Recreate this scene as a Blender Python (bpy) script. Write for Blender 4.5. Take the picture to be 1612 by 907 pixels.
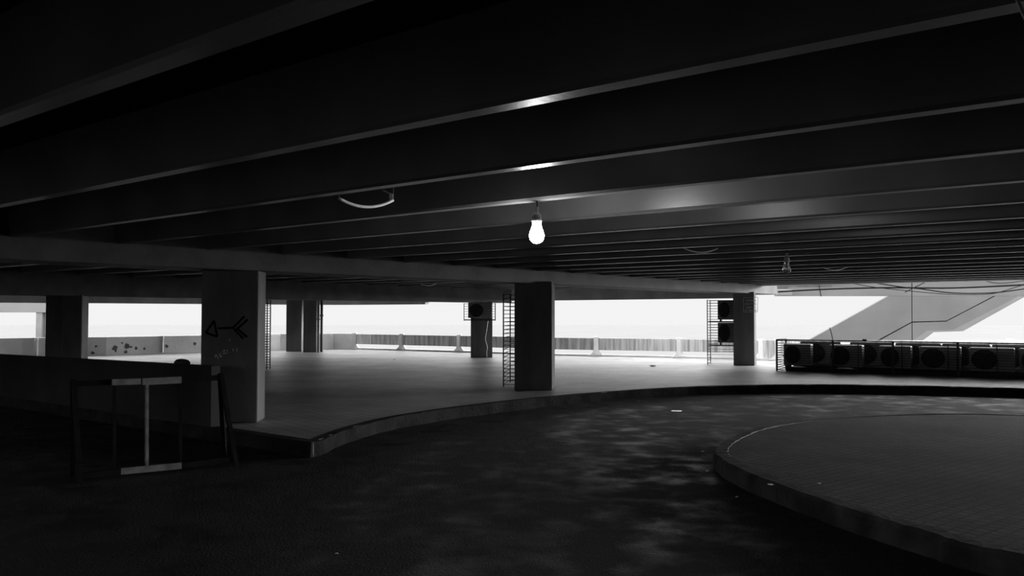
import bpy, bmesh, math, random
from mathutils import Vector, Matrix, geometry
random.seed(7)
scene = bpy.context.scene
for o in list(bpy.data.objects): bpy.data.objects.remove(o)
COL = scene.collection

# ------------------------------------------------------------------ camera
EYE = 1.615; FPX = 1342.7; PITCH = 0.0302
cam = bpy.data.cameras.new('camera'); camo = bpy.data.objects.new('camera', cam); COL.objects.link(camo)
cam.sensor_fit = 'HORIZONTAL'; cam.sensor_width = 36.0; cam.lens = FPX / 1612 * 36.0
cam.clip_start = 0.05; cam.clip_end = 1500
camo.location = (0, 0, EYE); camo.rotation_euler = (math.pi / 2 + PITCH, 0, 0)
scene.camera = camo

# ------------------------------------------------------------------ overcast sky (darker at the horizon, bright overhead)
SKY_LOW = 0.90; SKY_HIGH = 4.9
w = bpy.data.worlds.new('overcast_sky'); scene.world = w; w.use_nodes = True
nt = w.node_tree; nt.nodes.clear()
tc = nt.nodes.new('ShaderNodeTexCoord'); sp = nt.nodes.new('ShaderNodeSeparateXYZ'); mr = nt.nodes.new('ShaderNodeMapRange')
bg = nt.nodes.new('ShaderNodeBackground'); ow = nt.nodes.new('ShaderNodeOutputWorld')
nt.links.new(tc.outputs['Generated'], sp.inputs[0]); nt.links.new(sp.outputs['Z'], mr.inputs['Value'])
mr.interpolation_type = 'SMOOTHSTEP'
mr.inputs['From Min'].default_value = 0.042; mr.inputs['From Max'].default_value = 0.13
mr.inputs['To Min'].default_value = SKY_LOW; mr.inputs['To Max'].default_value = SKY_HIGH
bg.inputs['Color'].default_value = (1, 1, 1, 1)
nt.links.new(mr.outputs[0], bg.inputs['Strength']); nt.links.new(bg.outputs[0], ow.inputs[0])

# hazy low sun off to the side, beyond the stair
sun = bpy.data.lights.new('hazy_sun', 'SUN'); sun.energy = 8.0; sun.angle = math.radians(28)
suno = bpy.data.objects.new('hazy_sun', sun); COL.objects.link(suno); suno.location = (30, 15, 12)
SUN_DIR = Vector((0.90, 0.43, 0.07))          # towards the sun
suno.rotation_euler = SUN_DIR.to_track_quat('Z', 'Y').to_euler()

vs = scene.view_settings
scene.display_settings.display_device = 'sRGB'
vs.view_transform = 'Standard'; vs.look = 'None'; vs.exposure = 0.0; vs.gamma = 1.0; vs.use_curve_mapping = False
try:
    scene.cycles.use_denoising = True
    scene.cycles.diffuse_bounces = 5
except Exception: pass

# ------------------------------------------------------------------ frame of the building
TH = 0.6771; SN, CS = math.sin(TH), math.cos(TH)
def S(X, Y, z=0.0):            # X along the girders, Y along the ribs
    return Vector((X * SN - Y * CS, X * CS + Y * SN, z))
def toS(p): return (p[0] * SN + p[1] * CS, -p[0] * CS + p[1] * SN)
def ray(px, py):
    x = (px - 806) / FPX; y = -(py - 453.5) / FPX
    return Vector((x, math.cos(PITCH) - y * math.sin(PITCH), math.sin(PITCH) + y * math.cos(PITCH)))
def un(px, py, z):             # point of a level plane
    r = ray(px, py); t = (z - EYE) / r.z
    return Vector((r.x * t, r.y * t, z))
def at(px, py, d):             # point at a distance
    r = ray(px, py); t = d / r.y
    return Vector((r.x * t, d, EYE + r.z * t))
RIB_Z = EYE + 0.905; GIR_Z = EYE + 0.635; SLAB_Z = RIB_Z + 0.42
RIB_X0, RIB_SP = 1.5415, 1.2797; N_RIB = 20
ROAD_Z = -0.18
KERB = ROAD_Z

# ------------------------------------------------------------------ materials
def mat(name, c1, c2=None, scale=4.0, rough=0.8, bump=0.0, bscale=None, detail=6, spec=0.5, metal=0.0, lo=0.35, hi=0.65, stretch=None, rough2=None):
    m = bpy.data.materials.new(name); m.use_nodes = True
    n = m.node_tree.nodes; l = m.node_tree.links; b = n['Principled BSDF']
    b.inputs['Roughness'].default_value = rough; b.inputs['Metallic'].default_value = metal
    b.inputs['Specular IOR Level'].default_value = spec
    c1 = (c1,) * 3 if not isinstance(c1, tuple) else c1
    b.inputs['Base Color'].default_value = (*c1, 1)
    co = n.new('ShaderNodeTexCoord'); mp = n.new('ShaderNodeMapping'); l.new(co.outputs['Object'], mp.inputs[0])
    if stretch: mp.inputs['Scale'].default_value = stretch
    if c2 is not None:
        c2 = (c2,) * 3 if not isinstance(c2, tuple) else c2
        t = n.new('ShaderNodeTexNoise'); t.inputs['Scale'].default_value = scale; t.inputs['Detail'].default_value = detail
        l.new(mp.outputs[0], t.inputs['Vector'])
        r = n.new('ShaderNodeValToRGB'); r.color_ramp.elements[0].position = lo; r.color_ramp.elements[1].position = hi
        r.color_ramp.elements[0].color = (*c1, 1); r.color_ramp.elements[1].color = (*c2, 1)
        l.new(t.outputs['Fac'], r.inputs[0]); l.new(r.outputs[0], b.inputs['Base Color'])
        if rough2 is not None:
            q = n.new('ShaderNodeMapRange'); q.inputs['From Min'].default_value = lo; q.inputs['From Max'].default_value = hi
            q.inputs['To Min'].default_value = rough; q.inputs['To Max'].default_value = rough2
            l.new(t.outputs['Fac'], q.inputs[0]); l.new(q.outputs[0], b.inputs['Roughness'])
    if bump:
        t2 = n.new('ShaderNodeTexNoise'); t2.inputs['Scale'].default_value = bscale or scale * 4; t2.inputs['Detail'].default_value = 8
        l.new(mp.outputs[0], t2.inputs['Vector'])
        bp = n.new('ShaderNodeBump'); bp.inputs['Strength'].default_value = bump; bp.inputs['Distance'].default_value = 0.02
        l.new(t2.outputs['Fac'], bp.inputs['Height']); l.new(bp.outputs[0], b.inputs['Normal'])
    return m

def tile_mat(name, c1, c2, joint, size, rough, spec=0.5, rot=0.0, dirt=None, bump=0.4, jw=0.06):
    """square pavers with dark joints and blotches of dirt"""
    m = bpy.data.materials.new(name); m.use_nodes = True
    n = m.node_tree.nodes; l = m.node_tree.links; b = n['Principled BSDF']
    co = n.new('ShaderNodeTexCoord'); mp = n.new('ShaderNodeMapping'); l.new(co.outputs['Object'], mp.inputs[0])
    mp.inputs['Rotation'].default_value = (0, 0, rot)
    br = n.new('ShaderNodeTexBrick'); br.offset = 0.0; br.squash = 1.0
    br.inputs['Scale'].default_value = 1.0; br.inputs['Brick Width'].default_value = size; br.inputs['Row Height'].default_value = size
    br.inputs['Mortar Size'].default_value = size * jw; br.inputs['Mortar Smooth'].default_value = 0.3
    br.inputs['Color1'].default_value = (c1,) * 3 + (1,); br.inputs['Color2'].default_value = (c2,) * 3 + (1,)
    br.inputs['Mortar'].default_value = (joint,) * 3 + (1,)
    l.new(mp.outputs[0], br.inputs['Vector'])
    t = n.new('ShaderNodeTexNoise'); t.inputs['Scale'].default_value = 0.7; t.inputs['Detail'].default_value = 8; t.inputs['Roughness'].default_value = 0.65
    l.new(co.outputs['Object'], t.inputs['Vector'])
    r = n.new('ShaderNodeValToRGB'); r.color_ramp.elements[0].position = 0.35; r.color_ramp.elements[1].position = 0.62
    r.color_ramp.elements[0].color = (dirt or 0.55,) * 3 + (1,); r.color_ramp.elements[1].color = (1, 1, 1, 1)
    l.new(t.outputs['Fac'], r.inputs[0])
    mx = n.new('ShaderNodeMixRGB'); mx.blend_type = 'MULTIPLY'; mx.inputs[0].default_value = 1
    l.new(br.outputs['Color'], mx.inputs[1]); l.new(r.outputs[0], mx.inputs[2]); l.new(mx.outputs[0], b.inputs['Base Color'])
    b.inputs['Roughness'].default_value = rough; b.inputs['Specular IOR Level'].default_value = spec
    t2 = n.new('ShaderNodeTexNoise'); t2.inputs['Scale'].default_value = 25; t2.inputs['Detail'].default_value = 6
    l.new(co.outputs['Object'], t2.inputs['Vector'])
    ad = n.new('ShaderNodeMath'); ad.operation = 'MULTIPLY_ADD'; ad.inputs[1].default_value = -1.0
    l.new(br.outputs['Fac'], ad.inputs[0]); l.new(t2.outputs['Fac'], ad.inputs[2])
    bp = n.new('ShaderNodeBump'); bp.inputs['Strength'].default_value = bump; bp.inputs['Distance'].default_value = 0.01
    l.new(ad.outputs[0], bp.inputs['Height']); l.new(bp.outputs[0], b.inputs['Normal'])
    return m

def striped_mat(name, c1, c2, scale, rough=0.85):
    """fluted precast concrete: upright flutes"""
    m = bpy.data.materials.new(name); m.use_nodes = True
    n = m.node_tree.nodes; l = m.node_tree.links; b = n['Principled BSDF']
    co = n.new('ShaderNodeTexCoord'); mp = n.new('ShaderNodeMapping'); mp.inputs['Scale'].default_value = (1, 1, 0.06)
    l.new(co.outputs['Object'], mp.inputs[0])
    t = n.new('ShaderNodeTexNoise'); t.inputs['Scale'].default_value = scale; t.inputs['Detail'].default_value = 4
    l.new(mp.outputs[0], t.inputs['Vector'])
    r = n.new('ShaderNodeValToRGB'); r.color_ramp.elements[0].position = 0.38; r.color_ramp.elements[1].position = 0.62
    r.color_ramp.elements[0].color = (c1,) * 3 + (1,); r.color_ramp.elements[1].color = (c2,) * 3 + (1,)
    l.new(t.outputs['Fac'], r.inputs[0]); l.new(r.outputs[0], b.inputs['Base Color'])
    b.inputs['Roughness'].default_value = rough
    bp = n.new('ShaderNodeBump'); bp.inputs['Strength'].default_value = 0.6; bp.inputs['Distance'].default_value = 0.02
    l.new(t.outputs['Fac'], bp.inputs['Height']); l.new(bp.outputs[0], b.inputs['Normal'])
    return m

M = {}
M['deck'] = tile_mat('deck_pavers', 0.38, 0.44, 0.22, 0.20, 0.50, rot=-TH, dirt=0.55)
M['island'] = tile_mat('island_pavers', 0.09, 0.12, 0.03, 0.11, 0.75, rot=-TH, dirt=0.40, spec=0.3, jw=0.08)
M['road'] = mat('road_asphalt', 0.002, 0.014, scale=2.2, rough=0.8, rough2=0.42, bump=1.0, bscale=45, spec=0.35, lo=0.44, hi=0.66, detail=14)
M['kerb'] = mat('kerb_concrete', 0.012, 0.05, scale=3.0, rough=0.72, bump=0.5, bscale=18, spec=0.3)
M['kerb_edge'] = mat('deck_edge_concrete', 0.008, 0.03, scale=3.0, rough=0.9, bump=0.8, bscale=18, spec=0.1)
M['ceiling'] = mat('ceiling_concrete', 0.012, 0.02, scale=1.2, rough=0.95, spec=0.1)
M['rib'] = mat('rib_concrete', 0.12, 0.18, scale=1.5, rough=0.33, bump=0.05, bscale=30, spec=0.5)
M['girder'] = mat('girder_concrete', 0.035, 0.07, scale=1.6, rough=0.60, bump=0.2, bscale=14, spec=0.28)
M['edge_lit'] = mat('lit_edge_concrete', 0.32, 0.45, scale=1.3, rough=0.9, bump=0.3, bscale=12, spec=0.2)  # girder concrete made paler, deck bounce light put into the colour
M['column'] = mat('column_concrete', 0.13, 0.20, scale=2.0, rough=0.9, bump=0.4, bscale=16, spec=0.2, stretch=(1, 1, 0.35))
M['dark_wall'] = mat('dark_wall_concrete', 0.03, 0.05, scale=1.0, rough=0.95, spec=0.1)  # one dark tone for the interior walls and the plinth
M['parapet'] = mat('parapet_concrete', 0.72, 0.86, scale=1.3, rough=0.9, bump=0.3, bscale=12, spec=0.2)
M['fluted'] = striped_mat('fluted_concrete', 0.36, 0.72, 9.0)
M['pale'] = mat('pale_outdoor_concrete', 0.115, 0.14, scale=0.5, rough=0.9, spec=0.2)
M['pale_light'] = mat('pale_render', 0.15, 0.18, scale=0.5, rough=0.9, spec=0.2)
M['stain'] = mat('damp_stain', 0.10, 0.16, scale=6, rough=0.9)
M['cage'] = mat('rusty_bar', (0.03, 0.03, 0.03), (0.06, 0.06, 0.06), scale=12, rough=0.7, spec=0.3)
M['casing'] = mat('enamelled_casing', 0.22, 0.32, scale=3, rough=0.5, spec=0.4)
M['grille'] = mat('fan_grille', 0.02, 0.03, scale=3, rough=0.5, spec=0.3)
M['fan'] = mat('fan_plastic', 0.04, 0.05, scale=3, rough=0.5, spec=0.3)
M['white_tube'] = mat('white_conduit', 0.75, 0.80, scale=5, rough=0.4)
M['black'] = mat('black_rubber', 0.02, 0.03, scale=10, rough=0.6)
M['socket'] = mat('grey_lamp_holder', 0.40, 0.50, scale=10, rough=0.45)
M['white_paint'] = mat('chipped_white_paint', 0.22, 0.10, scale=9, rough=0.6)
M['dark_paint'] = mat('dark_painted_steel', 0.006, 0.014, scale=7, rough=0.8, spec=0.08)
M['graffiti'] = mat('black_paint', 0.008, 0.012, scale=10, rough=0.9, spec=0.0)
M['chalk'] = mat('white_chalk', 0.8, 0.45, scale=30, rough=0.95)
M['paper'] = mat('white_paper', 0.75, 0.85, scale=10, rough=0.8)
M['plastic'] = mat('white_plastic', 0.80, 0.85, scale=10, rough=0.22)
M['sack'] = mat('dark_sacking', 0.04, 0.07, scale=20, rough=0.95)
M['ground'] = mat('pale_ground', 0.13, 0.14, scale=0.1, rough=0.95, spec=0.1)
M['wire'] = mat('black_cable', 0.006, 0.008, scale=10, rough=0.9, spec=0.05)
M['sign_text'] = mat('faded_stencil_paint', 0.55, 0.40, scale=30, rough=0.9)
def emission(name, strength):
    m = bpy.data.materials.new(name); m.use_nodes = True; n = m.node_tree.nodes; n.clear()
    e = n.new('ShaderNodeEmission'); e.inputs['Color'].default_value = (1, 1, 1, 1)
    # filament tubes inside show as a slightly stronger core: a plain, even glow from the frosted bulb
    e.inputs['Strength'].default_value = strength
    o = n.new('ShaderNodeOutputMaterial'); m.node_tree.links.new(e.outputs[0], o.inputs[0]); return m
M['glow'] = emission('lit_bulb', 190)
g = bpy.data.materials.new('clear_glass'); g.use_nodes = True; gb = g.node_tree.nodes['Principled BSDF']
gb.inputs['Base Color'].default_value = (0.6, 0.6, 0.6, 1); gb.inputs['Transmission Weight'].default_value = 0.55; gb.inputs['Roughness'].default_value = 0.2
gb.inputs['IOR'].default_value = 1.3
M['glass'] = g

# ------------------------------------------------------------------ mesh helpers
class MB:
    def __init__(s): s.v = []; s.f = []
    def add(s, verts, faces):
        b = len(s.v); s.v += [tuple(p) for p in verts]; s.f += [tuple(i + b for i in q) for q in faces]
    def box(s, c, size, mtx=None):
        hx, hy, hz = size[0] / 2, size[1] / 2, size[2] / 2
        vs_ = [Vector((x, y, z)) for x in (-hx, hx) for y in (-hy, hy) for z in (-hz, hz)]
        vs_ = [(mtx @ p if mtx else p) + Vector(c) for p in vs_]
        s.add(vs_, [(0, 1, 3, 2), (4, 6, 7, 5), (0, 4, 5, 1), (2, 3, 7, 6), (0, 2, 6, 4), (1, 5, 7, 3)])
    def bar(s, a, b, wdt, hgt=None, up=Vector((0, 0, 1))):
        a = Vector(a); b = Vector(b); hgt = hgt or wdt; d = (b - a)
        if d.length < 1e-6: return
        d.normalize(); u = up if abs(d.dot(up)) < 0.98 else Vector((1, 0, 0))
        x = d.cross(u).normalized(); z = x.cross(d).normalized()
        vs_ = [p + x * i * wdt / 2 + z * j * hgt / 2 for p in (a, b) for i in (-1, 1) for j in (-1, 1)]
        s.add(vs_, [(0, 1, 3, 2), (4, 6, 7, 5), (0, 4, 5, 1), (2, 3, 7, 6), (0, 2, 6, 4), (1, 5, 7, 3)])
    def tube(s, pts, r, n=8, cap=True):
        pts = [Vector(p) for p in pts]; rings = []
        for i, p in enumerate(pts):
            d = (pts[min(i + 1, len(pts) - 1)] - pts[max(i - 1, 0)]).normalized()
            u = Vector((0, 0, 1)) if abs(d.z) < 0.95 else Vector((1, 0, 0))
            x = d.cross(u).normalized(); z = x.cross(d).normalized()
            rr = r[i] if isinstance(r, (list, tuple)) else r
            rings.append([p + (x * math.cos(2 * math.pi * k / n) + z * math.sin(2 * math.pi * k / n)) * rr for k in range(n)])
        vs_ = [q for ring in rings for q in ring]; fs = []
        for i in range(len(rings) - 1):
            for k in range(n): fs.append((i * n + k, i * n + (k + 1) % n, (i + 1) * n + (k + 1) % n, (i + 1) * n + k))
        if cap: fs += [tuple(range(n))[::-1], tuple(range((len(rings) - 1) * n, len(rings) * n))]
        s.add(vs_, fs)
    def lathe(s, prof, c, n=24):
        c = Vector(c); vs_ = []; fs = []
        for r, z in prof:
            for k in range(n): vs_.append(c + Vector((r * math.cos(2 * math.pi * k / n), r * math.sin(2 * math.pi * k / n), z)))
        for i in range(len(prof) - 1):
            for k in range(n): fs.append((i * n + k, i * n + (k + 1) % n, (i + 1) * n + (k + 1) % n, (i + 1) * n + k))
        fs += [tuple(range(n))[::-1], tuple(range((len(prof) - 1) * n, len(prof) * n))]
        s.add(vs_, fs)
    def prism(s, poly, off):
        """poly: 3-D loop; extruded along off"""
        poly = [Vector(p) for p in poly]; n = len(poly); off = Vector(off)
        vs_ = poly + [p + off for p in poly]
        tris = geometry.tessellate_polygon([poly])
        fs = [tuple(t) for t in tris] + [tuple(i + n for i in t)[::-1] for t in tris]
        fs += [(i, (i + 1) % n, n + (i + 1) % n, n + i) for i in range(n)]
        s.add(vs_, fs)
    def torus(s, c, R, r, ax, ay, n=28, m=6):
        c = Vector(c); az = Vector(ax).cross(Vector(ay))
        vs_ = []; fs = []
        for i in range(n):
            a = 2 * math.pi * i / n; d = Vector(ax) * math.cos(a) + Vector(ay) * math.sin(a)
            for j in range(m):
                b = 2 * math.pi * j / m
                vs_.append(c + d * (R + r * math.cos(b)) + az * r * math.sin(b))
        for i in range(n):
            for j in range(m): fs.append((i * m + j, i * m + (j + 1) % m, ((i + 1) % n) * m + (j + 1) % m, ((i + 1) % n) * m + j))
        s.add(vs_, fs)
    def build(s, name, m, parent=None, bevel=0, smooth=False, loc=None):
        me = bpy.data.meshes.new(name); me.from_pydata(s.v, [], s.f); me.validate()
        bm = bmesh.new(); bm.from_mesh(me)
        bmesh.ops.recalc_face_normals(bm, faces=bm.faces)
        if bevel:
            ed = [e for e in bm.edges if len(e.link_faces) == 2 and e.calc_face_angle(0) > 0.6]
            bmesh.ops.bevel(bm, geom=ed, offset=bevel, segments=2, affect='EDGES', profile=0.5)
        bm.to_mesh(me); bm.free()
        if smooth:
            for p in me.polygons: p.use_smooth = True
        if m is not None: me.materials.append(M[m] if isinstance(m, str) else m)
        o = bpy.data.objects.new(name, me); COL.objects.link(o)
        if loc is not None:
            loc = Vector(loc)
            for v in me.vertices: v.co -= loc
            o.location = loc
        if parent is not None:
            o.parent = parent
        return o
def tag(o, label=None, cat=None, group=None, kind=None):
    if label: o['label'] = label
    if cat: o['category'] = cat
    if group: o['group'] = group
    if kind: o['kind'] = kind
    return o
def empty(name, loc=(0, 0, 0), rz=0.0):
    o = bpy.data.objects.new(name, None); COL.objects.link(o); o.location = loc; o.rotation_euler = (0, 0, rz)
    o.empty_display_size = 0.2; return o
def copy_tree(o, parent=None):
    c = o.copy(); COL.objects.link(c); c.parent = parent
    for ch in o.children: copy_tree(ch, c)
    return c
def spline(pts, n=8, closed=False):
    out = []; N = len(pts); P = [Vector(p) for p in pts]
    rng = range(N) if closed else range(N - 1)
    for i in rng:
        p0 = P[(i - 1) % N] if closed or i > 0 else P[0]
        p1 = P[i]; p2 = P[(i + 1) % N]; p3 = P[(i + 2) % N] if closed or i + 2 < N else P[-1]
        for k in range(n):
            t = k / n
            out.append(0.5 * ((2 * p1) + (p2 - p0) * t + (2 * p0 - 5 * p1 + 4 * p2 - p3) * t * t + (3 * p1 - p0 - 3 * p2 + p3) * t ** 3))
    if not closed: out.append(P[-1])
    return out
def V2(p, z): return Vector((p[0], p[1], z))

# ------------------------------------------------------------------ outer line of the deck (plan)
OUT = [Vector(p) for p in [(-27.0, 22.0), (-22.0, 29.2), (-18.3, 31.9), (-15.8, 33.2), (-13.0, 35.7), (-10.4, 38.1), (-8.2, 39.2), (-7.1, 38.95), (-5.8, 38.2),
       (-1.8, 35.7), (1.75, 33.1), (6.0, 31.4), (8.65, 29.9), (9.4, 29.6), (13.0, 29.6), (24.0, 30.5)]]
OUT = [p.to_2d() if len(p) > 2 else p for p in OUT]
def at_px(px, poly=OUT, off=0.0):
    """where the sight line of a picture column meets the outer line"""
    k = (px - 806) / FPX * 1.0
    for a, b in zip(poly, poly[1:]):
        fa = a[0] - k * a[1]; fb = b[0] - k * b[1]
        if fa * fb <= 0 and fa != fb:
            t = fa / (fa - fb); return a.lerp(b, t)
# ------------------------------------------------------------------ ground, deck, road
mb = MB(); mb.prism([(-300, 20, -4.0), (300, 20, -4.0), (300, 420, -4.0), (-300, 420, -4.0)], (0, 0, -0.2))
tag(mb.build('ground', 'ground'), 'pale open ground far below and beyond the deck', 'ground', kind='structure')

edge_in = spline([un(493, 697, 0), un(560, 672, 0), un(650, 652, 0), un(800, 632, 0), un(950, 618, 0), un(1100, 609, 0), un(1250, 606, 0),
                  un(1400, 607, 0), un(1612, 612, 0), Vector((13.6, 17.3, 0)), Vector((16, 14.2, 0)), Vector((17, 10, 0)), Vector((17, 2, 0))], 8)
EDGE0 = edge_in[0].copy(); RD = Vector((-CS, SN, 0))     # direction of the ribs
left_edge = EDGE0 + RD * 25.5
deck_loop = [left_edge] + edge_in + [Vector((17, -8, 0)), Vector((30, -8, 0)), Vector((30, 30.9, 0))] + [V2(p, 0) for p in reversed(OUT)]
mb = MB(); mb.prism(deck_loop, (0, 0, -0.6))
deck = mb.build('floor', 'deck'); tag(deck, 'raised parking deck of small square pavers fading into shade', 'floor', kind='structure')
# rough concrete edging of the deck with its upright face
mb = MB()
full = [EDGE0 + RD * s_ for s_ in (14, 12, 10, 8, 6, 4, 2, 1)] + edge_in
def strip(mb, line, z0, z1, t, jitter=0.0):
    vs_ = []; fs = []; n = len(line)
    for i, p in enumerate(line):
        a = line[max(i - 1, 0)]; b = line[min(i + 1, n - 1)]; d = (b - a).normalized(); nrm = Vector((-d.y, d.x, 0))
        j = random.uniform(-jitter, jitter)
        vs_ += [V2(p - nrm * (0.04 + j), z0), V2(p - nrm * (0.03 + j * .6), z1 + random.uniform(-jitter, jitter) * .4), V2(p + nrm * t, z1 + 0.0)]
    for i in range(n - 1):
        fs += [(3 * i, 3 * i + 3, 3 * i + 4, 3 * i + 1), (3 * i + 1, 3 * i + 4, 3 * i + 5, 3 * i + 2)]
    mb.add(vs_, fs)
strip(mb, full, ROAD_Z - 0.02, 0.004, 0.14, 0.02)
tag(mb.build('kerb', 'kerb_edge'), 'rough dark concrete edge around the raised deck', 'kerb', kind='structure')

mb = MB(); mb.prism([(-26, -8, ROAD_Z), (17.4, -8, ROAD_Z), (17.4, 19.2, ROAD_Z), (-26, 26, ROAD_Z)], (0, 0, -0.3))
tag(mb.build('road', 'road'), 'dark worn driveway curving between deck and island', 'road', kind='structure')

isl = spline([un(1612, 872, 0), un(1450, 833, 0), un(1330, 798, 0), un(1200, 752, 0), un(1140, 724, 0), un(1128, 708, 0), un(1150, 690, 0), un(1200, 672, 0),
              un(1300, 658, 0), un(1450, 651, 0), un(1612, 653, 0), Vector((10.5, 12.3, 0)), Vector((11.9, 9.5, 0)), Vector((11, 6.5, 0)), Vector((8.5, 4.3, 0)), Vector((5.3, 4.5, 0))], 10, True)
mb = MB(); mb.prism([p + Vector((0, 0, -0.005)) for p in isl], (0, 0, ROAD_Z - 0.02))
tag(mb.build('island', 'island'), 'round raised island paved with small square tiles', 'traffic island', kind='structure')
mb = MB(); n = len(isl); vs_ = []; fs = []
ctr = Vector((7.2, 9.3, 0))
for i, p in enumerate(isl):
    d = (isl[(i + 1) % n] - isl[i - 1]).normalized(); nr = Vector((-d.y, d.x, 0))
    if nr.dot(p - ctr) < 0: nr = -nr
    j = random.uniform(-0.012, 0.012); z1 = 0.002 + random.uniform(-.003, .003)
    vs_ += [V2(p + nr * (0.035 + j), ROAD_Z - 0.02), V2(p + nr * (0.03 + j), -0.03), V2(p + nr * (0.005 + j), z1), V2(p - nr * (0.13 + j), z1), V2(p - nr * (0.14 + j), -0.03)]
for i in range(n):
    k = (i + 1) % n
    for q in range(4): fs.append((5 * i + q, 5 * k + q, 5 * k + q + 1, 5 * i + q + 1))
mb.add(vs_, fs)
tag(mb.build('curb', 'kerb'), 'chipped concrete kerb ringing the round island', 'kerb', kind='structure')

# ------------------------------------------------------------------ ceiling, ribs, girders
XEND = 26.45
def y_out(X):
    """rib direction coordinate where the rib meets the outer line"""
    best = None
    for a, b in zip(OUT, OUT[1:]):
        sa, sb = toS(a), toS(b)
        if (sa[0] - X) * (sb[0] - X) <= 0 and sa[0] != sb[0]:
            t = (X - sa[0]) / (sb[0] - sa[0]); y = sa[1] + (sb[1] - sa[1]) * t
            if y > 0: best = y if best is None else min(best, y)
    return best if best is not None else 36.0
Y0 = -16.0
ceil_top = [S(-8, Y0), S(XEND, Y0), S(XEND, y_out(XEND))]
cl = [p for p in OUT if toS(p)[0] < XEND]
ceil_loop = [V2(p, SLAB_Z) for p in ceil_top] + [V2(p, SLAB_Z) for p in reversed(cl)] + [V2(S(-8, 32), SLAB_Z)]
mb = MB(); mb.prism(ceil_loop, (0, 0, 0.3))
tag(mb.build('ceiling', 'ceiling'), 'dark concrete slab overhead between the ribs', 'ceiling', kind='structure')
RW = 0.12
for i in range(-2, N_RIB):
    X = RIB_X0 + i * RIB_SP
    y1 = y_out(X) - 0.12
    mb = MB()
    ch = 0.02
    prof = [(0, RIB_Z + ch), (ch * .6, RIB_Z), (RW - ch * .6, RIB_Z), (RW, RIB_Z + ch), (RW + 0.05, SLAB_Z + 0.02), (-0.05, SLAB_Z + 0.02)]
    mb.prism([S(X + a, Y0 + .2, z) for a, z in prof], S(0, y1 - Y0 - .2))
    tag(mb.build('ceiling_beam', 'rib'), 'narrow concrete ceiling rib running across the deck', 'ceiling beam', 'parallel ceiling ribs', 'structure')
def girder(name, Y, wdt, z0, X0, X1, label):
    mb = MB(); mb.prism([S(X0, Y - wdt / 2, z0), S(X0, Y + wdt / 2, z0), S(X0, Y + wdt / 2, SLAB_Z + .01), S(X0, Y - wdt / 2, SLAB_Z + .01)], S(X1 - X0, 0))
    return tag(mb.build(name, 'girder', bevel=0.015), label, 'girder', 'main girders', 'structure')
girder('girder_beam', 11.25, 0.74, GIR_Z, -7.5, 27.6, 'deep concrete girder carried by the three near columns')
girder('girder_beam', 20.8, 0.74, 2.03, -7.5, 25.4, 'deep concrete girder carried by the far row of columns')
# edge beam following the outer line, then the straight end of the slab
def wallstrip(line, z0, z1, t, name, m, label, cat, **kw):
    """level band along a plan line, thickness t towards the inside (right of travel)"""
    mb = MB(); n = len(line); vs_ = []; fs = []
    for i, p in enumerate(line):
        a = line[max(i - 1, 0)]; b = line[min(i + 1, n - 1)]; d = (b - a).normalized(); nr = Vector((d.y, -d.x))
        q = p + nr * t
        vs_ += [V2(p, z0), V2(p, z1), V2(q, z1), V2(q, z0)]
    for i in range(n - 1):
        for k in range(4): fs.append((4 * i + k, 4 * i + 4 + k, 4 * i + 4 + (k + 1) % 4, 4 * i + (k + 1) % 4))
    fs += [(0, 1, 2, 3), tuple(4 * (n - 1) + k for k in (3, 2, 1, 0))]
    mb.add(vs_, fs); return tag(mb.build(name, m), label, cat, kind='structure', **kw)
edge_line = cl + [S(XEND, y_out(XEND)).to_2d()]
wallstrip(edge_line, 2.02, SLAB_Z + .3, 0.3, 'edge_beam', 'edge_lit', 'long concrete edge beam over the far opening', 'edge beam')
wallstrip([S(XEND, y_out(XEND)).to_2d(), S(XEND, 11.2).to_2d()], 2.12, SLAB_Z + .3, 0.3, 'edge_beam', 'edge_lit', 'short edge beam running to the column with a stencilled notice', 'edge beam')
wallstrip([S(XEND, 11.2).to_2d(), S(XEND, Y0).to_2d()], RIB_Z - 0.01, SLAB_Z + .3, 0.3, 'edge_beam', 'rib', 'last rib closing the slab on the stair side', 'edge beam')
# enclosing walls of the floor behind and beside the viewer
def wall(name, a, b, label):
    mb = MB(); d = (Vector(b) - Vector(a)); mb.bar(Vector((*a, 1.3)), Vector((*b, 1.3)), 0.3, 4.2)
    return tag(mb.build(name, 'dark_wall'), label, 'wall', kind='structure')
wall('wall_back', (-26, -7.5), (31, -7.5), 'dark rear wall of the parking floor')
wall('wall_left', (-26.5, -7.5), (-26.5, 22), 'dark side wall of the parking floor')
wall('wall_right', (30.5, -7.5), (30.5, 8), 'dark side wall beside the fan units')

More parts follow.
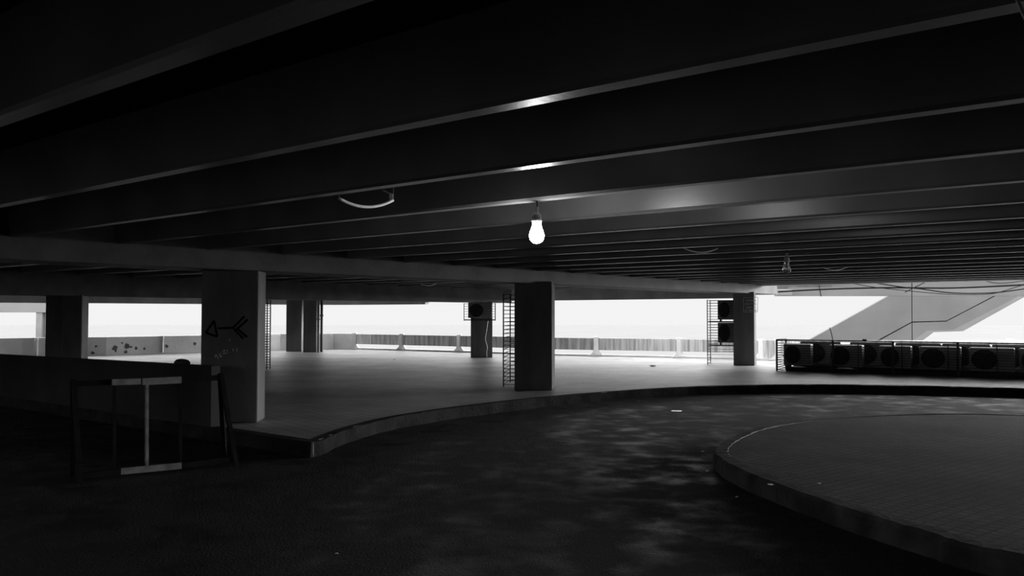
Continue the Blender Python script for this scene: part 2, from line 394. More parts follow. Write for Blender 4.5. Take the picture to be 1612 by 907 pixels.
# ------------------------------------------------------------------ columns
def column(cx, cy, w_, d_, rz, top, name, label, extra=None, taper=0.02):
    e = MB(); m_ = Matrix.Rotation(rz, 4, 'Z')
    e.box((0, 0, (top + 0.0) / 2), (w_, d_, top + 0.0))
    o = e.build(name, 'column', bevel=taper); o.location = (cx, cy, 0); o.rotation_euler = (0, 0, rz)
    tag(o, label, 'column', 'concrete columns', 'structure'); return o
def stroke(mb, pts, wd, y):
    """painted stroke on an upright face: pts in (x, z), laid just proud of plane y"""
    for (a, b) in zip(pts, pts[1:]):
        mb.bar((a[0], y, a[1]), (b[0], y, b[1]), wd, 0.004, up=Vector((0, 1, 0)))
c1 = column(-4.21, 12.93, 0.83, 0.52, math.radians(4), GIR_Z + .05, 'column', 'near column with a black painted arrow, beside the dark wall')
def on_face(o, half_d, px, py):
    """picture point -> local (x, z) on the column's viewer-side face"""
    inv = Matrix.Rotation(-o.rotation_euler.z, 3, 'Z'); r = inv @ ray(px, py); c = inv @ (Vector((0, 0, EYE)) - o.location)
    t = (-half_d - c.y) / r.y; p = c + r * t; return (p.x, p.z)
F1 = lambda *pts: [on_face(c1, 0.26, *p) for p in pts]
mb = MB()
for L in [F1((324, 524), (337, 505), (342, 530), (324, 524)), F1((343, 517), (368, 516)), F1((366, 517), (385, 498)), F1((372, 519), (390, 503)), F1((368, 518), (383, 533)), F1((373, 517), (389, 531))]:
    stroke(mb, L, 0.032, -0.2625)
tag(mb.build('painted_arrow', 'graffiti', c1), 'black painted arrow')
mb = MB()
for L in [F1((338, 563), (340, 558), (342, 562), (344, 565)), F1((345, 558), (349, 556)), F1((345, 558), (348, 562)), F1((346, 562), (350, 560)), F1((350, 553), (354, 551), (352, 557), (357, 556)), F1((356, 551), (358, 553), (358, 556)),
          F1((367, 549), (367, 553)), F1((373, 548), (373, 555)), F1((361, 534), (362, 537))]:
    stroke(mb, L, 0.010, -0.2625)
tag(mb.build('chalk_scrawl', 'chalk', c1), 'white chalk scrawl')
c2 = column(0.50, 18.52, 0.80, 0.92, math.radians(-6.5), GIR_Z + .05, 'column', 'dark column beside a tall ladder-like bar cage')
c3 = column(7.37, 27.03, 0.64, 0.75, math.radians(-20), GIR_Z + .05, 'column', 'column bearing a faded stencilled notice beside stacked fan units')
F3 = lambda *pts: [on_face(c3, 0.375, *p) for p in pts]
mb = MB()
stroke(mb, F3((1170.5, 469), (1193, 468), (1192.5, 491), (1170.5, 491.5), (1170.5, 469)), 0.012, -0.378)
tag(mb.build('notice_border', 'sign_text', c3), 'pale stencilled border')
mb = MB()
for yy, xs in ((473.5, [(1176, 1178), (1179, 1182), (1183, 1185.5), (1186, 1189)]), (479, [(1173, 1175.5), (1177, 1179), (1181, 1186), (1187, 1190)]),
               (484.3, [(1175.5, 1177.5), (1178.2, 1180), (1180.8, 1183), (1186, 1188.5)]), (489, [(1173, 1175), (1178.5, 1181), (1181.8, 1184), (1185, 1187), (1188, 1190)])):
    for a, b in xs:
        stroke(mb, F3((a, yy + 1), (a + .2, yy - 1.1), (b, yy - 0.9), (b - .3, yy + 1.1)), 0.014, -0.378)
tag(mb.build('notice_lettering', 'sign_text', c3), 'worn stencil lettering')
c4 = column(-1.14, 31.9, 0.80, 0.78, math.radians(3), 2.06, 'column', 'column carrying a fan unit high on its front')
# girder-2 row: one hidden mostly behind the near column, then the two pairs at expansion joints
column(-7.55, 24.3, 0.7, 0.6, math.radians(8), 2.06, 'column', 'column hidden behind the arrow column, bar cage at its side')
column(-10.82, 20.35, 0.40, 0.50, math.radians(10), 2.06, 'column', 'pale half of the paired column beyond the dark wall')
column(-10.36, 20.25, 0.44, 0.62, math.radians(14), 2.06, 'column', 'dark half of the paired column beyond the dark wall')
pA = at(464, 540, 36.7); column(pA.x, 36.75, 0.66, 0.5, math.radians(2), 2.3, 'column', 'plain half of the far paired column')
pB = at(489, 540, 36.1); column(pB.x, 36.1, 0.55, 0.5, math.radians(6), 2.3, 'column', 'half of the far paired column that has a drainpipe')
mb = MB(); p = at(506, 555, 36.2)
mb.tube([(p.x, p.y, 0.0), (p.x, p.y, 2.9)], 0.055, 14); mb.tube([(p.x, p.y, 1.5), (p.x, p.y, 1.58)], 0.075, 14)
tag(mb.build('drainpipe', 'girder', smooth=False), 'grey drainpipe running up beside the far paired column', 'pipe')
mb = MB(); p = at(501, 555, 35.75)
mb.tube([(p.x, p.y, 0.0), (p.x, p.y, 2.9)], 0.05, 14); mb.tube([(p.x, p.y, 1.35), (p.x, p.y, 1.42)], 0.07, 14)
tag(mb.build('drainpipe', 'pale_light', smooth=False), 'white drainpipe against the far paired column', 'pipe')
# dark wall standing on the edge of the deck
a = EDGE0 + RD * 2.3; b = EDGE0 + RD * 14
mb = MB(); n_ = Vector((SN, CS, 0))
poly = []
for t_ in range(0, 13):
    q = a.lerp(b, t_ / 12); poly.append(V2(q, 0.868 - 0.058 * t_ / 12 * 11.7 / 7.5))
mb.prism([V2(a, ROAD_Z)] + poly + [V2(b, ROAD_Z)], n_ * 0.14)
tag(mb.build('wall_near', 'dark_wall'), 'low dark wall on the deck edge beside the arrow column', 'wall', kind='structure')
# sack on that wall
q = un(281, 573, 0.86); q = (EDGE0 + RD * 3.6)
k = (281 - 806) / FPX
s_ = (k * EDGE0.y - EDGE0.x) / (RD.x - k * RD.y); q = EDGE0 + RD * s_ + n_ * 0.07
mb = MB(); rng = random.Random(3)
nu, nv = 14, 8; vs_ = []; fs = []
for i in range(nv + 1):
    ph = math.pi * i / nv
    for j in range(nu):
        th = 2 * math.pi * j / nu; rr = 1 + rng.uniform(-.13, .13)
        l = Vector((0.17 * math.sin(ph) * math.cos(th) * rr, 0.085 * math.sin(ph) * math.sin(th) * rr, max(-0.02, 0.055 * math.cos(ph) * rr)))
        vs_.append(q + RD * l.x + n_ * l.y + Vector((0, 0, 0.868 - 0.058 * (s_ - 2.3) / 7.5 + 0.02 + l.z)))
for i in range(nv):
    for j in range(nu): fs.append((i * nu + j, i * nu + (j + 1) % nu, (i + 1) * nu + (j + 1) % nu, (i + 1) * nu + j))
mb.add(vs_, fs)
tag(mb.build('sack', 'sack', smooth=True), 'dark crumpled sack lying on top of the low wall', 'sack')

# ------------------------------------------------------------------ outer parapet: solid part then open railing
P0 = at_px(559)
solid = [p for p in OUT if (p[0] / p[1]) < (559 - 806) / FPX] + [P0]
pw = wallstrip(solid, -0.02, 0.70, 0.16, 'wall_outer', 'parapet', 'solid stained concrete parapet along the far edge', 'parapet')
mb = MB()
cap = MB()
def offs(line, t):
    out = []
    for i, p in enumerate(line):
        a = line[max(i - 1, 0)]; b = line[min(i + 1, len(line) - 1)]; d = (b - a).normalized(); out.append(p + Vector((d.y, -d.x)) * t)
    return out
def bandmesh(line, z0, z1, t0, t1):
    A = offs(line, t0); B = offs(line, t1); m_ = MB(); n = len(line); vs_ = []; fs = []
    for p, q in zip(A, B): vs_ += [V2(p, z0), V2(p, z1), V2(q, z1), V2(q, z0)]
    for i in range(n - 1):
        for k in range(4): fs.append((4 * i + k, 4 * i + 4 + k, 4 * i + 4 + (k + 1) % 4, 4 * i + (k + 1) % 4))
    fs += [(0, 1, 2, 3), tuple(4 * (n - 1) + k for k in (3, 2, 1, 0))]
    m_.add(vs_, fs); return m_
bandmesh(solid, 0.58, 0.715, -0.03, 0.20).build('coping', 'parapet', pw)
bandmesh(solid, 0.0, 0.06, 0.1, 0.22).build('plinth', 'parapet', pw)
for px in (62, 258, 412):
    p = at_px(px); m_ = MB(); m_.box((p.x, p.y - .17, 0.31), (0.14, 0.12, 0.62)); m_.box((p.x, p.y - .17, 0.66), (0.20, 0.16, 0.12))
    m_.build('pilaster', 'parapet', pw)
rng = random.Random(11)
stn = MB()
for px, py, r in ((180, 548, .10), (199, 545, .10), (205, 546, .05), (181, 552, .05), (147, 556, .07), (213, 548, .06), (226, 549, .05), (197, 554, .07), (191, 540, .04), (261, 545, .07), (305, 541, .06), (152, 545, .05)):
    P = at_px(px); i = min(range(len(solid) - 1), key=lambda i: (solid[i].lerp(solid[i + 1], .5) - P).length)
    d = (solid[i + 1] - solid[i]).normalized(); nr = Vector((d.y, -d.x)); zc = at(px, py, P.y).z
    c = V2(P + nr * 0.163, zc)
    ring = [c + (V2(d, 0) * math.cos(a) * r * rng.uniform(.7, 1.2) + Vector((0, 0, 1)) * math.sin(a) * r * rng.uniform(.7, 1.3)) for a in [2 * math.pi * k / 14 for k in range(14)]]
    stn.prism(ring, V2(nr, 0) * 0.003)
stn.build('damp_stains', 'stain', pw)
# railing
rail = tag(empty('concrete_railing', V2(P0, 0)), 'open concrete railing of fluted panels on short flared posts at the far edge', 'railing')
loc0 = V2(P0, 0)
posts_px = [559, 633, 723, 828, 938, 1068, 1196, 1222, 1587, 1660]
pp = [at_px(x) for x in posts_px]
def between(a, b):
    """outer line vertices between two points along x"""
    return [a] + [p for p in OUT if a[0] + .05 < p[0] < b[0] - .05] + [b]
for i in range(len(pp) - 1):
    ln = between(pp[i], pp[i + 1])
    if i == 6:      # short solid piece beside the stencilled column
        bandmesh(ln, 0.0, 0.70, 0.02, 0.14).build('end_panel', 'fluted', rail, loc=None)
    else:
        bandmesh(ln, 0.24, 0.69, 0.03, 0.13).build('panel', 'fluted', rail)
    bandmesh(ln, -0.01, 0.07, -0.02, 0.20).build('base_rail', 'parapet', rail)
for i, p in enumerate(pp):
    m_ = MB(); q = p + Vector((0, -0.08))
    prof = [(0.30, 0.02), (0.22, 0.07), (0.13, 0.16), (0.10, 0.26), (0.10, 0.66), (0.09, 0.74)]
    for (w0, z0), (w1, z1) in zip(prof, prof[1:]):
        vs_ = [Vector((q.x + sx * ww, q.y + sy * 0.09, zz)) for ww, zz in ((w0, z0), (w1, z1)) for sx in (-1, 1) for sy in (-1, 1)]
        m_.add(vs_, [(0, 1, 3, 2), (4, 6, 7, 5), (0, 4, 5, 1), (2, 3, 7, 6), (0, 2, 6, 4), (1, 5, 7, 3)])
    m_.build('post', 'parapet', rail)
for ch in rail.children: ch.matrix_parent_inverse = rail.matrix_world.inverted() if False else Matrix.Translation(-loc0)

# ------------------------------------------------------------------ fan units (outdoor air-conditioner units)
def make_unit():
    W, H, D = 0.82, 0.56, 0.30
    root = empty('air_conditioner')
    m_ = MB(); m_.box((0, 0, 0.06 + H / 2), (W, D, H)); casing = m_.build('casing', 'casing', root, bevel=0.02)
    fx, fz, R = -0.13, 0.06 + H / 2, 0.235
    m_ = MB()
    ring = [Vector((fx + R * math.cos(a), -D / 2 - 0.006, fz + R * math.sin(a))) for a in [2 * math.pi * k / 32 for k in range(32)]]
    m_.prism(ring, (0, 0.004, 0)); opening = m_.build('fan_opening', 'grille', root)
    m_ = MB()
    for k in range(5):
        a = 2 * math.pi * k / 5
        pts = [Vector((fx + r * math.cos(a + t), -D / 2 - 0.008, fz + r * math.sin(a + t))) for r, t in ((.05, -.2), (.19, -.15), (.21, .25), (.19, .55), (.05, .35))]
        m_.prism(pts, (0, -0.004, 0))
    m_.prism([Vector((fx + .055 * math.cos(a), -D / 2 - 0.008, fz + .055 * math.sin(a))) for a in [2 * math.pi * k / 16 for k in range(16)]], (0, -0.012, 0))
    m_.build('fan', 'fan', opening)
    m_ = MB()
    for r in (0.235, 0.19, 0.145, 0.10): m_.torus((fx, -D / 2 - 0.025, fz), r, 0.005, (1, 0, 0), (0, 0, 1), 32, 5)
    for k in range(8):
        a = math.pi * k / 8; v = Vector((math.cos(a), 0, math.sin(a)))
        m_.bar(Vector((fx, -D / 2 - 0.025, fz)) - v * R, Vector((fx, -D / 2 - 0.025, fz)) + v * R, 0.006)
    m_.build('fan_grille', 'grille', opening)
    m_ = MB()
    for k in range(8): m_.box((0.26, -D / 2 - 0.01, 0.14 + k * 0.058), (0.22, 0.03, 0.018))
    m_.build('louvers', 'casing', casing)
    for sx in (-1, 1):
        m_ = MB(); m_.box((sx * 0.29, 0, 0.03), (0.06, 0.34, 0.06)); m_.build('foot', 'cage', root)
    return root
UNIT = make_unit(); used = [0]
def unit(loc, rz, label, group, scale=(1, 1, 1)):
    o = UNIT if not used[0] else copy_tree(UNIT); used[0] = 1
    o.location = loc; o.rotation_euler = (0, 0, rz); o.scale = scale
    tag(o, label, 'air conditioner', group); return o

# long bar fence with a row of units behind
A = un(1223, 584, 0); B0 = un(1612, 598, 0); fd = (B0 - A).normalized(); B = A + fd * 7.6; fn = Vector((-fd.y, fd.x, 0))
if fn.y < 0: fn = -fn
ang = math.atan2(fd.y, fd.x)
FH = 0.88
fence = tag(empty('bar_fence', A), 'long low dark bar fence enclosing a row of fan units', 'fence')
def panel(parent, name, p, q, z0, z1, sp_, t=0.012, uprights=3, org=Vector((0, 0, 0)), ut=None):
    m_ = MB(); k = int(round((z1 - z0) / sp_))
    for i in range(k + 1):
        z = z0 + (z1 - z0) * i / k; m_.bar(V2(p, z) - org, V2(q, z) - org, t)
    for i in range(uprights):
        r = p.lerp(q, i / max(uprights - 1, 1)); m_.bar(V2(r, z0) - org, V2(r, z1) - org, ut or t * 1.4)
    return m_.build(name, 'cage', parent)
Lf = (B - A).length
panel(fence, 'front_panel', A, B, 0.04, FH - .03, 0.066, 0.014, 8, A)
panel(fence, 'end_panel', A, A + fn * 0.95, 0.04, FH - .03, 0.066, 0.02, 2, A)
m_ = MB(); m_.bar(Vector((0, 0, FH)), B - A + Vector((0, 0, FH)), 0.04, 0.035); m_.bar(Vector((0, 0, FH)), fn * .95 + Vector((0, 0, FH)), 0.04, 0.035)
m_.build('top_rail', 'cage', fence)
for i in range(6):
    r = fd * (Lf * i / 5); m_ = MB(); m_.bar(r, r + Vector((0, 0, FH)), 0.045); m_.build('post', 'cage', fence)
m_ = MB(); q0 = fn * 1.16 + fd * .16; m_.prism([q0, q0 + fd * (Lf - .3), q0 + fd * (Lf - .3) + fn * .03, q0 + fn * .03], (0, 0, 0.34)); m_.build('added_light_screen', 'cage', fence)  # added dark sheet, blocks the bright deck showing between the unit feet
m_ = MB(); m_.bar(fn * .95, fn * .95 + Vector((0, 0, FH)), 0.045); m_.build('post', 'cage', fence)
r = at(1360, 539, 23); k_ = (1360 - 806) / FPX; s_ = (k_ * A.y - A.x) / (fd.x - k_ * fd.y)
m_ = MB(); m_.box(fd * s_ + Vector((0, 0, FH + .03)), (.09, .06, .05)); m_.build('clamp', 'cage', fence)
def along(px, off):
    P = A + fn * off; k = (px - 806) / FPX; s = (k * P.y - P.x) / (fd.x - k * fd.y); return P + fd * s
spots = [(1256, 'fan unit nearest the open end of the bar fence'), (1332, 'second fan unit from the open end of the bar fence'), (1409, 'third fan unit from the open end of the bar fence'),
         (1479, 'fourth fan unit from the open end of the bar fence'), (1560, 'fifth fan unit from the open end of the bar fence'), (1634, 'last fan unit of the fenced row, cut by the picture edge')]
SCX = {1256: 0.92, 1332: 1.05, 1409: 0.95, 1479: 1.18, 1560: 1.22, 1634: 1.0}
for px, lab in spots:
    unit(along(px, 0.36) + Vector((0, 0, 0.10)), ang, lab, 'fan units behind the bar fence', (SCX[px], 1, 1.06))
for i, px in enumerate((1292, 1372, 1445, 1520, 1600)):
    p = along(px, 0.92) + Vector((0, 0, 0.10)); u = unit(p, ang, ['raised rear fan unit showing between the first two of the front row', 'raised rear fan unit showing between the second and third of the front row', 'raised rear fan unit showing between the third and fourth of the front row',
                        'raised rear fan unit showing between the fourth and fifth of the front row', 'raised rear fan unit showing between the last two of the front row'][i], 'fan units behind the bar fence', (1.36, 1, 1.16))
m_ = MB(); q0 = A + fn * .16 + fd * .20; m_.prism([q0, q0 + fd * (Lf - .5), q0 + fd * (Lf - .5) + fn * .96, q0 + fn * .96], (0, 0, 0.10))
tag(m_.build('plinth', 'dark_wall', bevel=.01), 'dark plinth added to black out the gap under the fenced fan units', 'plinth')  # plinth added so no bright deck shows under the units
# ladder-like cages beside the columns
def cage(p0, du, dv, wu, wv, z0, z1, label, sp_=0.09, t=0.014, name='bar_cage', base=0.0):
    p0 = Vector(p0); org = V2(p0, 0); du = V2(Vector(du).normalized(), 0); dv = V2(Vector(dv).normalized(), 0)
    root = tag(empty(name, org), label, 'cage', 'bar cages at the columns')
    c = [org, org + du * wu, org + du * wu + dv * wv, org + dv * wv]
    for i in range(4):
        panel(root, 'side_panel', c[i], c[(i + 1) % 4], z0 + .05, z1 - .02, sp_, t, 2, org)
        m_ = MB(); m_.bar(V2(c[i] - org, base), V2(c[i] - org, z1), t * 2.0); m_.build('post', 'cage', root)
    return root
d2 = Vector((math.sin(math.radians(6.5)), math.cos(math.radians(6.5)))); r2 = Vector((d2.y, -d2.x))
p2 = un(792.5, 609, 0)
cage(p2, r2, d2, 0.26, 1.3, 0, 2.06, 'tall bar cage standing against the flank of the dark column', 0.085)
d3 = Vector((math.sin(math.radians(20)), math.cos(math.radians(20)))); r3 = Vector((d3.y, -d3.x))
p3 = un(1114, 574, 0)
cg3 = cage(p3, r3, d3, 0.92, 0.75, 0, 2.06, 'tall bar cage with two stacked fan units beside the notice column', 0.085, 0.012)
r3v = V2(r3, 0); d3v = V2(d3, 0)
u = unit(p3 + r3v * 0.60 + d3v * 0.36 + Vector((0, 0, 1.38)), -math.radians(20), 'upper of two fan units stacked in the cage by the notice column', 'caged fan units', (.74, 1, 1.05))
u = unit(p3 + r3v * 0.60 + d3v * 0.36 + Vector((0, 0, 0.62)), -math.radians(20), 'lower of two fan units stacked in the cage by the notice column', 'caged fan units', (.74, 1, 1.15))
for z in (1.38, 0.62):
    m_ = MB()
    for e_ in (.22, .5): m_.bar(r3v * 0.0 + d3v * e_ + Vector((0, 0, z - .012)), r3v * .92 + d3v * e_ + Vector((0, 0, z - .012)), 0.03, 0.024)
    m_.build('shelf_bar', 'cage', cg3)
p1 = un(410, 582, 0)
cage(p1, Vector((1, -.12)), Vector((-.05, 1)), 0.19, 0.4, 0, 2.02, 'narrow bar cage showing past the edge of the arrow column', 0.075)
# fan unit high on column 4 with its cage
un4 = at(756, 503, 31.5)
unit((un4.x, 31.25, 1.401), math.radians(3), 'fan unit mounted high on the front of the far column', 'caged fan units', (1.06, .85, 1.0))
root = cage((un4.x - .57, 30.98), Vector((1, .05)), Vector((-.05, 1)), 1.14, 0.44, 1.36, 2.0, 'shallow bar cage fixed round the fan unit on the far column', 0.09, 0.010, base=1.36)
m_ = MB()
for sx in (.25, .86): m_.bar((sx, 0, 1.385), (sx, 0.44, 1.385), 0.04, 0.03)
m_.bar((.0, 0.2, 1.385), (1.12, 0.25, 1.385), 0.04, 0.03)
m_.build('bracket', 'cage', root)
# loose pipe on column 4
m_ = MB(); pts = [at(x, y, 31.42) for x, y in ((768, 506), (766, 520), (764, 534), (767, 546), (766, 556), (767, 562))]
m_.tube(spline(pts, 6), 0.013, 8)
tag(m_.build('drain_hose', 'white_tube', smooth=True), 'pale bent hose hanging down the front of the far column', 'hose')

# ------------------------------------------------------------------ bulbs
def bulb(px, rib, label, lit):
    X = RIB_X0 + rib * RIB_SP + RW / 2; k = (px - 806) / FPX
    # point of the rib underside on the sight line
    Y = X * (SN - k * CS) / (CS + k * SN)
    p = S(X, Y, RIB_Z); root = tag(empty('light_bulb', p), label, 'light bulb', 'bare bulbs hanging from the ribs')
    m_ = MB(); m_.tube([(0, 0, 0.0), (0.004, 0, -0.03), (0.0, 0, -0.075)], 0.006, 8); m_.build('cord', 'black', root, smooth=True)
    m_ = MB(); m_.lathe([(0.010, -0.045), (0.016, -0.05), (0.017, -0.088), (0.022, -0.095), (0.034, -0.112), (0.038, -0.132), (0.037, -0.150), (0.041, -0.153), (0.041, -0.163), (0.034, -0.167)], (0, 0, 0), 24)
    m_.build('lamp_holder', 'socket', root, smooth=False)
    m_ = MB(); pr = [(0.032, -0.163), (0.034, -0.180), (0.037, -0.200), (0.044, -0.222), (0.053, -0.245), (0.059, -0.268), (0.060, -0.286), (0.055, -0.308), (0.042, -0.327), (0.024, -0.338), (0.006, -0.342)]
    m_.lathe(pr, (0, 0, 0), 28); m_.build('glass_bulb', 'glow' if lit else 'glass', root, smooth=True)
    if not lit:
        m_ = MB(); m_.lathe([(0.02, -0.15), (0.012, -0.20), (0.008, -0.25), (0.012, -0.255), (0.012, -0.262)], (0, 0, 0), 12); m_.build('filament_stem', 'socket', root, smooth=True)
    return root
bulb(845, 3, 'lit bare bulb hanging from a rib, glowing white', True)
bulb(1239, 8, 'unlit clear bare bulb hanging from a farther rib', False)
# sagging white conduit loops under the ceiling
def loop(p0, p1, sag, label, clamp=False, r=0.012):
    pts = []
    p0 = Vector(p0); p1 = Vector(p1)
    for i in range(17):
        t = i / 16; q = p0.lerp(p1, t); q.z -= sag * 4 * t * (1 - t); pts.append(q)
    root = tag(empty('conduit_loop', p0), label, 'conduit', 'white conduits sagging from the ceiling')
    ends = [p0 + Vector((-.015, .03, .10)), p0 + Vector((-.01, .01, .03))]
    ende = [p1 + Vector((.01, .01, .03)), p1 + Vector((.015, .03, .10))]
    m_ = MB(); m_.tube([q - p0 for q in pts], r, 8); m_.build('tube', 'white_tube', root, smooth=True)
    for e_ in (p0, p1):
        m_ = MB(); m_.tube([(e_ - p0), Vector((e_.x, e_.y, SLAB_Z)) - p0], r * .45, 6); m_.build('hanger_wire', 'black', root)
    if clamp:
        m_ = MB(); c = p1 - p0; m_.box(c + Vector((-.015, 0, .02)), (.03, .03, .06)); m_.bar(c + Vector((-.02, 0, .05)), c + Vector((-.09, .05, .085)), .02, .01); m_.build('clamp', 'socket', root)
    return root
loop(at(533, 312, 6.6), at(619, 315, 6.9), 0.062, 'white sagging conduit nearest the lit bulb, with a clamp at one end', True)
loop(at(1075, 390, 12.0), at(1130, 390.5, 12.4), 0.065, 'white sagging conduit between the lit and the unlit bulb')
loop(at(1295, 421, 16.6), at(1334, 420, 17.0), 0.06, 'white sagging conduit beyond the unlit bulb')
loop(at(663, 447, 26.0), at(686, 446.5, 26.4), 0.06, 'white sagging conduit in the far bay past the first girder')
m_ = MB(); m_.tube(spline([at(1598, -12, 2.45), at(1603, 4, 2.4), at(1607, 12, 2.38), at(1612, 24, 2.36), at(1622, 38, 2.36), at(1640, 20, 2.45), at(1645, -10, 2.5)], 6), 0.005, 8)
o = m_.build('hanging_wire', 'socket', smooth=True); tag(o, 'loose grey wire dangling at the upper picture corner', 'wire')

# ------------------------------------------------------------------ barricade on the driveway beside the wall
bl = un(121, 760, ROAD_Z); br_ = un(376, 733, ROAD_Z); bdir = (br_ - bl); BL = bdir.length; bdir.normalize()
bar_ = empty('barricade', bl, math.atan2(bdir.y, bdir.x)); tag(bar_, 'worn steel barricade with white painted bars by the low wall', 'barricade')
HB = 1.08
def leg(x, lean):
    m_ = MB(); m_.bar((x, 0, 0), (x + lean, 0.10, HB), 0.05); m_.build('leg', 'dark_paint', bar_)
    m_ = MB(); m_.bar((x, 0.42, 0), (x + lean, 0.14, HB), 0.05); m_.build('leg', 'dark_paint', bar_)
leg(0.03, -0.06); leg(BL - .03, -0.16)
def local(px, py, y=0.06):
    inv = Matrix.Rotation(-bar_.rotation_euler.z, 3, 'Z'); r = inv @ ray(px, py); c = inv @ (Vector((0, 0, EYE)) - bl)
    t = (y - c.y) / r.y; return c + r * t
a_, b_, c_ = local(176, 602), local(221, 600.5), local(285, 598)
m_ = MB(); m_.bar((-.06, .10, a_.z), a_ + Vector((0, .04, 0)), 0.04, 0.06); m_.build('top_bar', 'dark_paint', bar_)
m_ = MB(); m_.bar(c_ + Vector((0, .04, 0)), (BL - .19, .10, HB - .04), 0.04, 0.06); m_.build('top_bar', 'dark_paint', bar_)
m_ = MB(); m_.bar(a_, b_, 0.045, 0.065); m_.bar(b_ + Vector((.02, -.0, -.005)), c_, 0.045, 0.075); m_.build('painted_bar', 'white_paint', bar_)
m_ = MB(); m_.bar(local(231, 604, .07), local(231, 733, .02), 0.06, 0.03); m_.build('upright', 'white_paint', bar_)
m_ = MB(); m_.bar(local(180, 604, .07), local(180, 738, .02), 0.045, 0.03); m_.build('upright', 'dark_paint', bar_)
m_ = MB(); m_.bar(local(283, 604, .07), local(284, 728, .02), 0.045, 0.03); m_.build('upright', 'dark_paint', bar_)
m_ = MB(); m_.bar(local(190, 742, .02), local(285, 733, .02), 0.05, 0.07); m_.build('painted_bar', 'white_paint', bar_)
m_ = MB(); m_.bar(local(122, 750, .02), local(190, 742, .02), 0.05, 0.06); m_.build('bottom_bar', 'dark_paint', bar_)
m_ = MB(); m_.bar(local(285, 733, .02), local(372, 722, .02), 0.05, 0.06); m_.build('bottom_bar', 'dark_paint', bar_)

# ------------------------------------------------------------------ litter
def crumple(px, py, z, r, label, seed, flat=0.4, cat='litter'):
    rg = random.Random(seed); p = un(px, py, z); m_ = MB(); vs_ = []; fs = []; nu, nv = 9, 5
    for i in range(nv + 1):
        ph = math.pi * i / nv
        for j in range(nu):
            th = 2 * math.pi * j / nu; rr = r * rg.uniform(.6, 1.25)
            vs_.append(Vector((rr * math.sin(ph) * math.cos(th), rr * math.sin(ph) * math.sin(th), max(0.0, flat * r * (1 + math.cos(ph) * rg.uniform(.6, 1.1))))))
    for i in range(nv):
        for j in range(nu): fs.append((i * nu + j, i * nu + (j + 1) % nu, (i + 1) * nu + (j + 1) % nu, (i + 1) * nu + j))
    m_.add(vs_, fs); o = m_.build('paper_scrap', 'paper'); o.location = p; o.rotation_euler = (0, 0, rg.uniform(0, 6))
    tag(o, label, cat, 'scraps of paper on the ground'); return o
# paper plate
p = un(1065, 648, ROAD_Z); m_ = MB(); m_.lathe([(0.05, 0.002), (0.08, 0.006), (0.098, 0.010), (0.10, 0.012), (0.096, 0.013), (0.06, 0.008), (0.01, 0.008)], (0, 0, 0), 24)
o = m_.build('paper_plate', 'plastic', smooth=True); o.location = p; tag(o, 'small crumpled white paper plate lying on the dark driveway', 'litter')
for (px, py, z, r, lab) in [(1106, 711, ROAD_Z, .018, 'white scrap on the driveway just before the tip of the island'), (1113, 742, ROAD_Z, .020, 'white scrap on the driveway beside the island kerb'),
    (1160, 783, ROAD_Z, .020, 'white scrap lying against the foot of the island kerb'), (1213, 764, 0.0, .03, 'white scrap on the island beside its kerb'), (1290, 762, 0, .022, 'white scrap out on the island tiles'),
    (530, 872, ROAD_Z, .014, 'small scrap on the near dark driveway'), (1005, 632, ROAD_Z, .02, 'pale scrap close under the deck edge'),
    (477, 701, ROAD_Z, .045, 'pale flake at the corner of the deck edge'), (554, 600 - 0, 0, .03, 'small scrap on the deck pavers past the arrow column'), (621, 566, 0, .05, 'small scrap far out on the bright deck'),
    (1027, 577, 0, .10, 'flat pale scrap out on the bright deck near the railing')]:
    crumple(px, py, z, r, lab, int(px), 0.25)
# lighter patch of mortar on the island kerb
# ------------------------------------------------------------------ things beyond the railing: stair, beams, cables
D = 44.0
def O(px, py, d=D): return at(px, py, d)
stair = tag(empty('concrete_stair', O(1330, 560)), 'pale concrete stair rising outside beyond the railing', 'staircase')
so = O(1330, 560)
low = [(1330, 600), (1381, 536), (1435.6, 506.4), (1489.6, 505), (1612, 441), (1720, 384)]
up = [(1720, 276), (1612, 345), (1450, 437), (1398, 466.5), (1280, 532), (1180, 588), (1180, 630)]
m_ = MB(); m_.prism([O(*q) - so for q in low + up + [(1330, 640)]], (0, 0.25, 0)); m_.build('balustrade', 'pale', stair)
low2 = [(1720, 385.5), (1612, 443), (1490, 506.5), (1436.3, 508), (1382, 538), (1331, 602), (1331, 640)]
strg = [(1331, 640), (1400, 640), (1400, 556), (1441, 533.6), (1459, 521), (1500.7, 519.5), (1612, 462), (1720, 405)]
m_ = MB(); m_.prism([O(*q) - so for q in low2[:-1] + strg], (0, 2.6, 0)); m_.build('stringer', 'pale', stair)
sf = [(1432, 538), (1441, 533.6), (1459, 521), (1500.7, 519.5), (1612, 462), (1720, 405), (1720, 411), (1612, 468), (1516, 521.5), (1470, 523), (1450, 538)]
m_ = MB(); m_.prism([O(*q) - so for q in sf], (0, 1.2, 0)); m_.build('soffit_edge', 'pale_light', stair)
# steps on the flights
m_ = MB()
for (x0, y0, x1, y1) in ((1382, 536, 1435, 506), (1490, 505, 1700, 394)):
    nst = 8 if x1 < 1450 else 24
    for i in range(nst):
        t0 = i / nst; t1 = (i + 1) / nst
        q0 = O(x0 + (x1 - x0) * t0, y0 + (y1 - y0) * t0) - so; q1 = O(x0 + (x1 - x0) * t1, y0 + (y1 - y0) * t1) - so
        m_.box(((q0.x + q1.x) / 2, 1.3, (q0.z + q1.z) / 2 + .04), (q1.x - q0.x, 2.1, abs(q1.z - q0.z) + .08))
q0 = O(1434, 507) - so; q1 = O(1492, 505) - so; m_.box(((q0.x + q1.x) / 2, 1.3, q0.z), (q1.x - q0.x, 2.1, .16))
m_.build('treads', 'pale', stair)
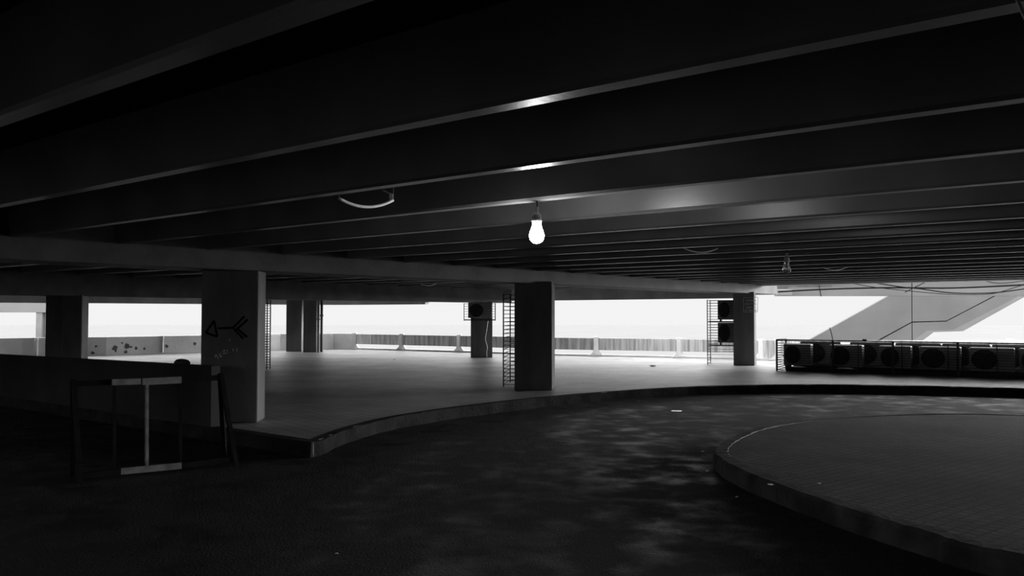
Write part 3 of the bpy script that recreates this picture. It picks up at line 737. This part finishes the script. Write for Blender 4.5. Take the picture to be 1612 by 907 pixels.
# fascia outside, its bracket and the wall set back over it
m_ = MB(); a_ = O(1246, 466, 34); b_ = O(1900, 463, 34); m_.box(((a_.x + b_.x) / 2, 34.2, a_.z + .17), (b_.x - a_.x, .4, .34))
tag(m_.build('fascia_beam', 'pale'), 'grey fascia beam running outside behind the stair', 'beam', kind='structure')
m_ = MB(); a_ = O(1224, 466, 33.6); b_ = O(1247, 456, 33.6); m_.box(((a_.x + b_.x) / 2, 33.8, (a_.z + b_.z) / 2), (b_.x - a_.x, .5, b_.z - a_.z))
tag(m_.build('beam_bracket', 'pale_light', bevel=.03), 'pale broken bracket block at the end of the fascia beam', 'bracket', kind='structure')
m_ = MB(); a_ = O(1200, 455, 35); b_ = O(1310, 420, 35); m_.box(((a_.x + b_.x) / 2, 35.3, (a_.z + b_.z) / 2), (b_.x - a_.x, .4, b_.z - a_.z))
tag(m_.build('wall_outside', 'girder'), 'darker grey panel over the fascia beam', 'wall', kind='structure')
m_ = MB(); a_ = O(1310, 455, 35.5); b_ = O(1900, 400, 35.5); m_.box(((a_.x + b_.x) / 2, 35.8, (a_.z + b_.z) / 2), (b_.x - a_.x, .4, b_.z - a_.z))
tag(m_.build('wall_upper', 'pale'), 'light grey wall over the fascia beam, behind the stair top', 'wall', kind='structure')
# portal frame outside on the far side
po = O(60, 533, 46)
port = tag(empty('concrete_portal', po), 'pale concrete post and beam frame outside the far corner', 'portal')
m_ = MB(); a_ = O(-220, 492, 46) - po; b_ = O(78, 477, 46) - po; m_.box(((a_.x + b_.x) / 2, .25, (a_.z + b_.z) / 2 + .1), (b_.x - a_.x, .5, b_.z - a_.z + .2)); m_.build('lintel', 'pale_light', port)
m_ = MB(); a_ = O(53.5, 640, 46) - po; b_ = O(65.5, 492, 46) - po; m_.box(((a_.x + b_.x) / 2, .3, (a_.z + b_.z) / 2), (b_.x - a_.x, .5, b_.z - a_.z)); m_.build('post', 'column', port)
m_ = MB(); a_ = O(65.5, 640, 46) - po; b_ = O(110, 492, 46) - po; m_.box(((a_.x + b_.x) / 2, .35, (a_.z + b_.z) / 2), (b_.x - a_.x, .3, b_.z - a_.z)); m_.build('side_wall', 'pale_light', port)
# cables
def cable(pts, d, label, r=0.014):
    P = [at(x, y, dd) for (x, y), dd in zip(pts, d if isinstance(d, list) else [d] * len(pts))]
    m_ = MB(); m_.tube(spline(P, 6), r * 1.5, 6); tag(m_.build('overhead_cable', 'wire', smooth=True), label, 'cable', 'cables strung outside')
cable([(1225, 459.5), (1300, 455.5), (1400, 453), (1500, 453.5), (1612, 448.5), (1700, 443)], 32.5, 'thickest level cable crossing in front of the stair top', 0.022)
cable([(1362, 443), (1420, 452), (1450, 455), (1490, 460.5), (1530, 462), (1570, 460.5), (1612, 455), (1680, 446)], 32, 'cable dipping lowest in front of the stair top', 0.015)
cable([(1335, 445), (1375, 452), (1420, 457), (1480, 462.5), (1530, 464), (1565, 462), (1600, 452), (1640, 440)], 31, 'thin cable sagging from the fascia beam across the stair', 0.009)
cable([(1545, 440), (1565, 445.5), (1590, 445), (1640, 438)], 31, 'short slack cable tucked under the slab edge', 0.009)
cable([(1425, 460), (1445, 450), (1462, 442), (1475, 438)], [32, 30, 27, 24.3], 'thin cable slanting up from the cable crossing to the slab', 0.010)
cable([(1435.5, 440), (1435.5, 470), (1435.7, 500), (1436, 545)], 30.6, 'straight upright wire hanging in front of the stair', 0.009)
cable([(1288, 440), (1290.5, 455), (1292.5, 467)], 33.99, 'short wire hanging over the fascia beam', 0.009)
cable([(1306, 516), (1309, 526), (1313, 545)], 31.5, 'slanted wire before the foot of the stair', 0.010)
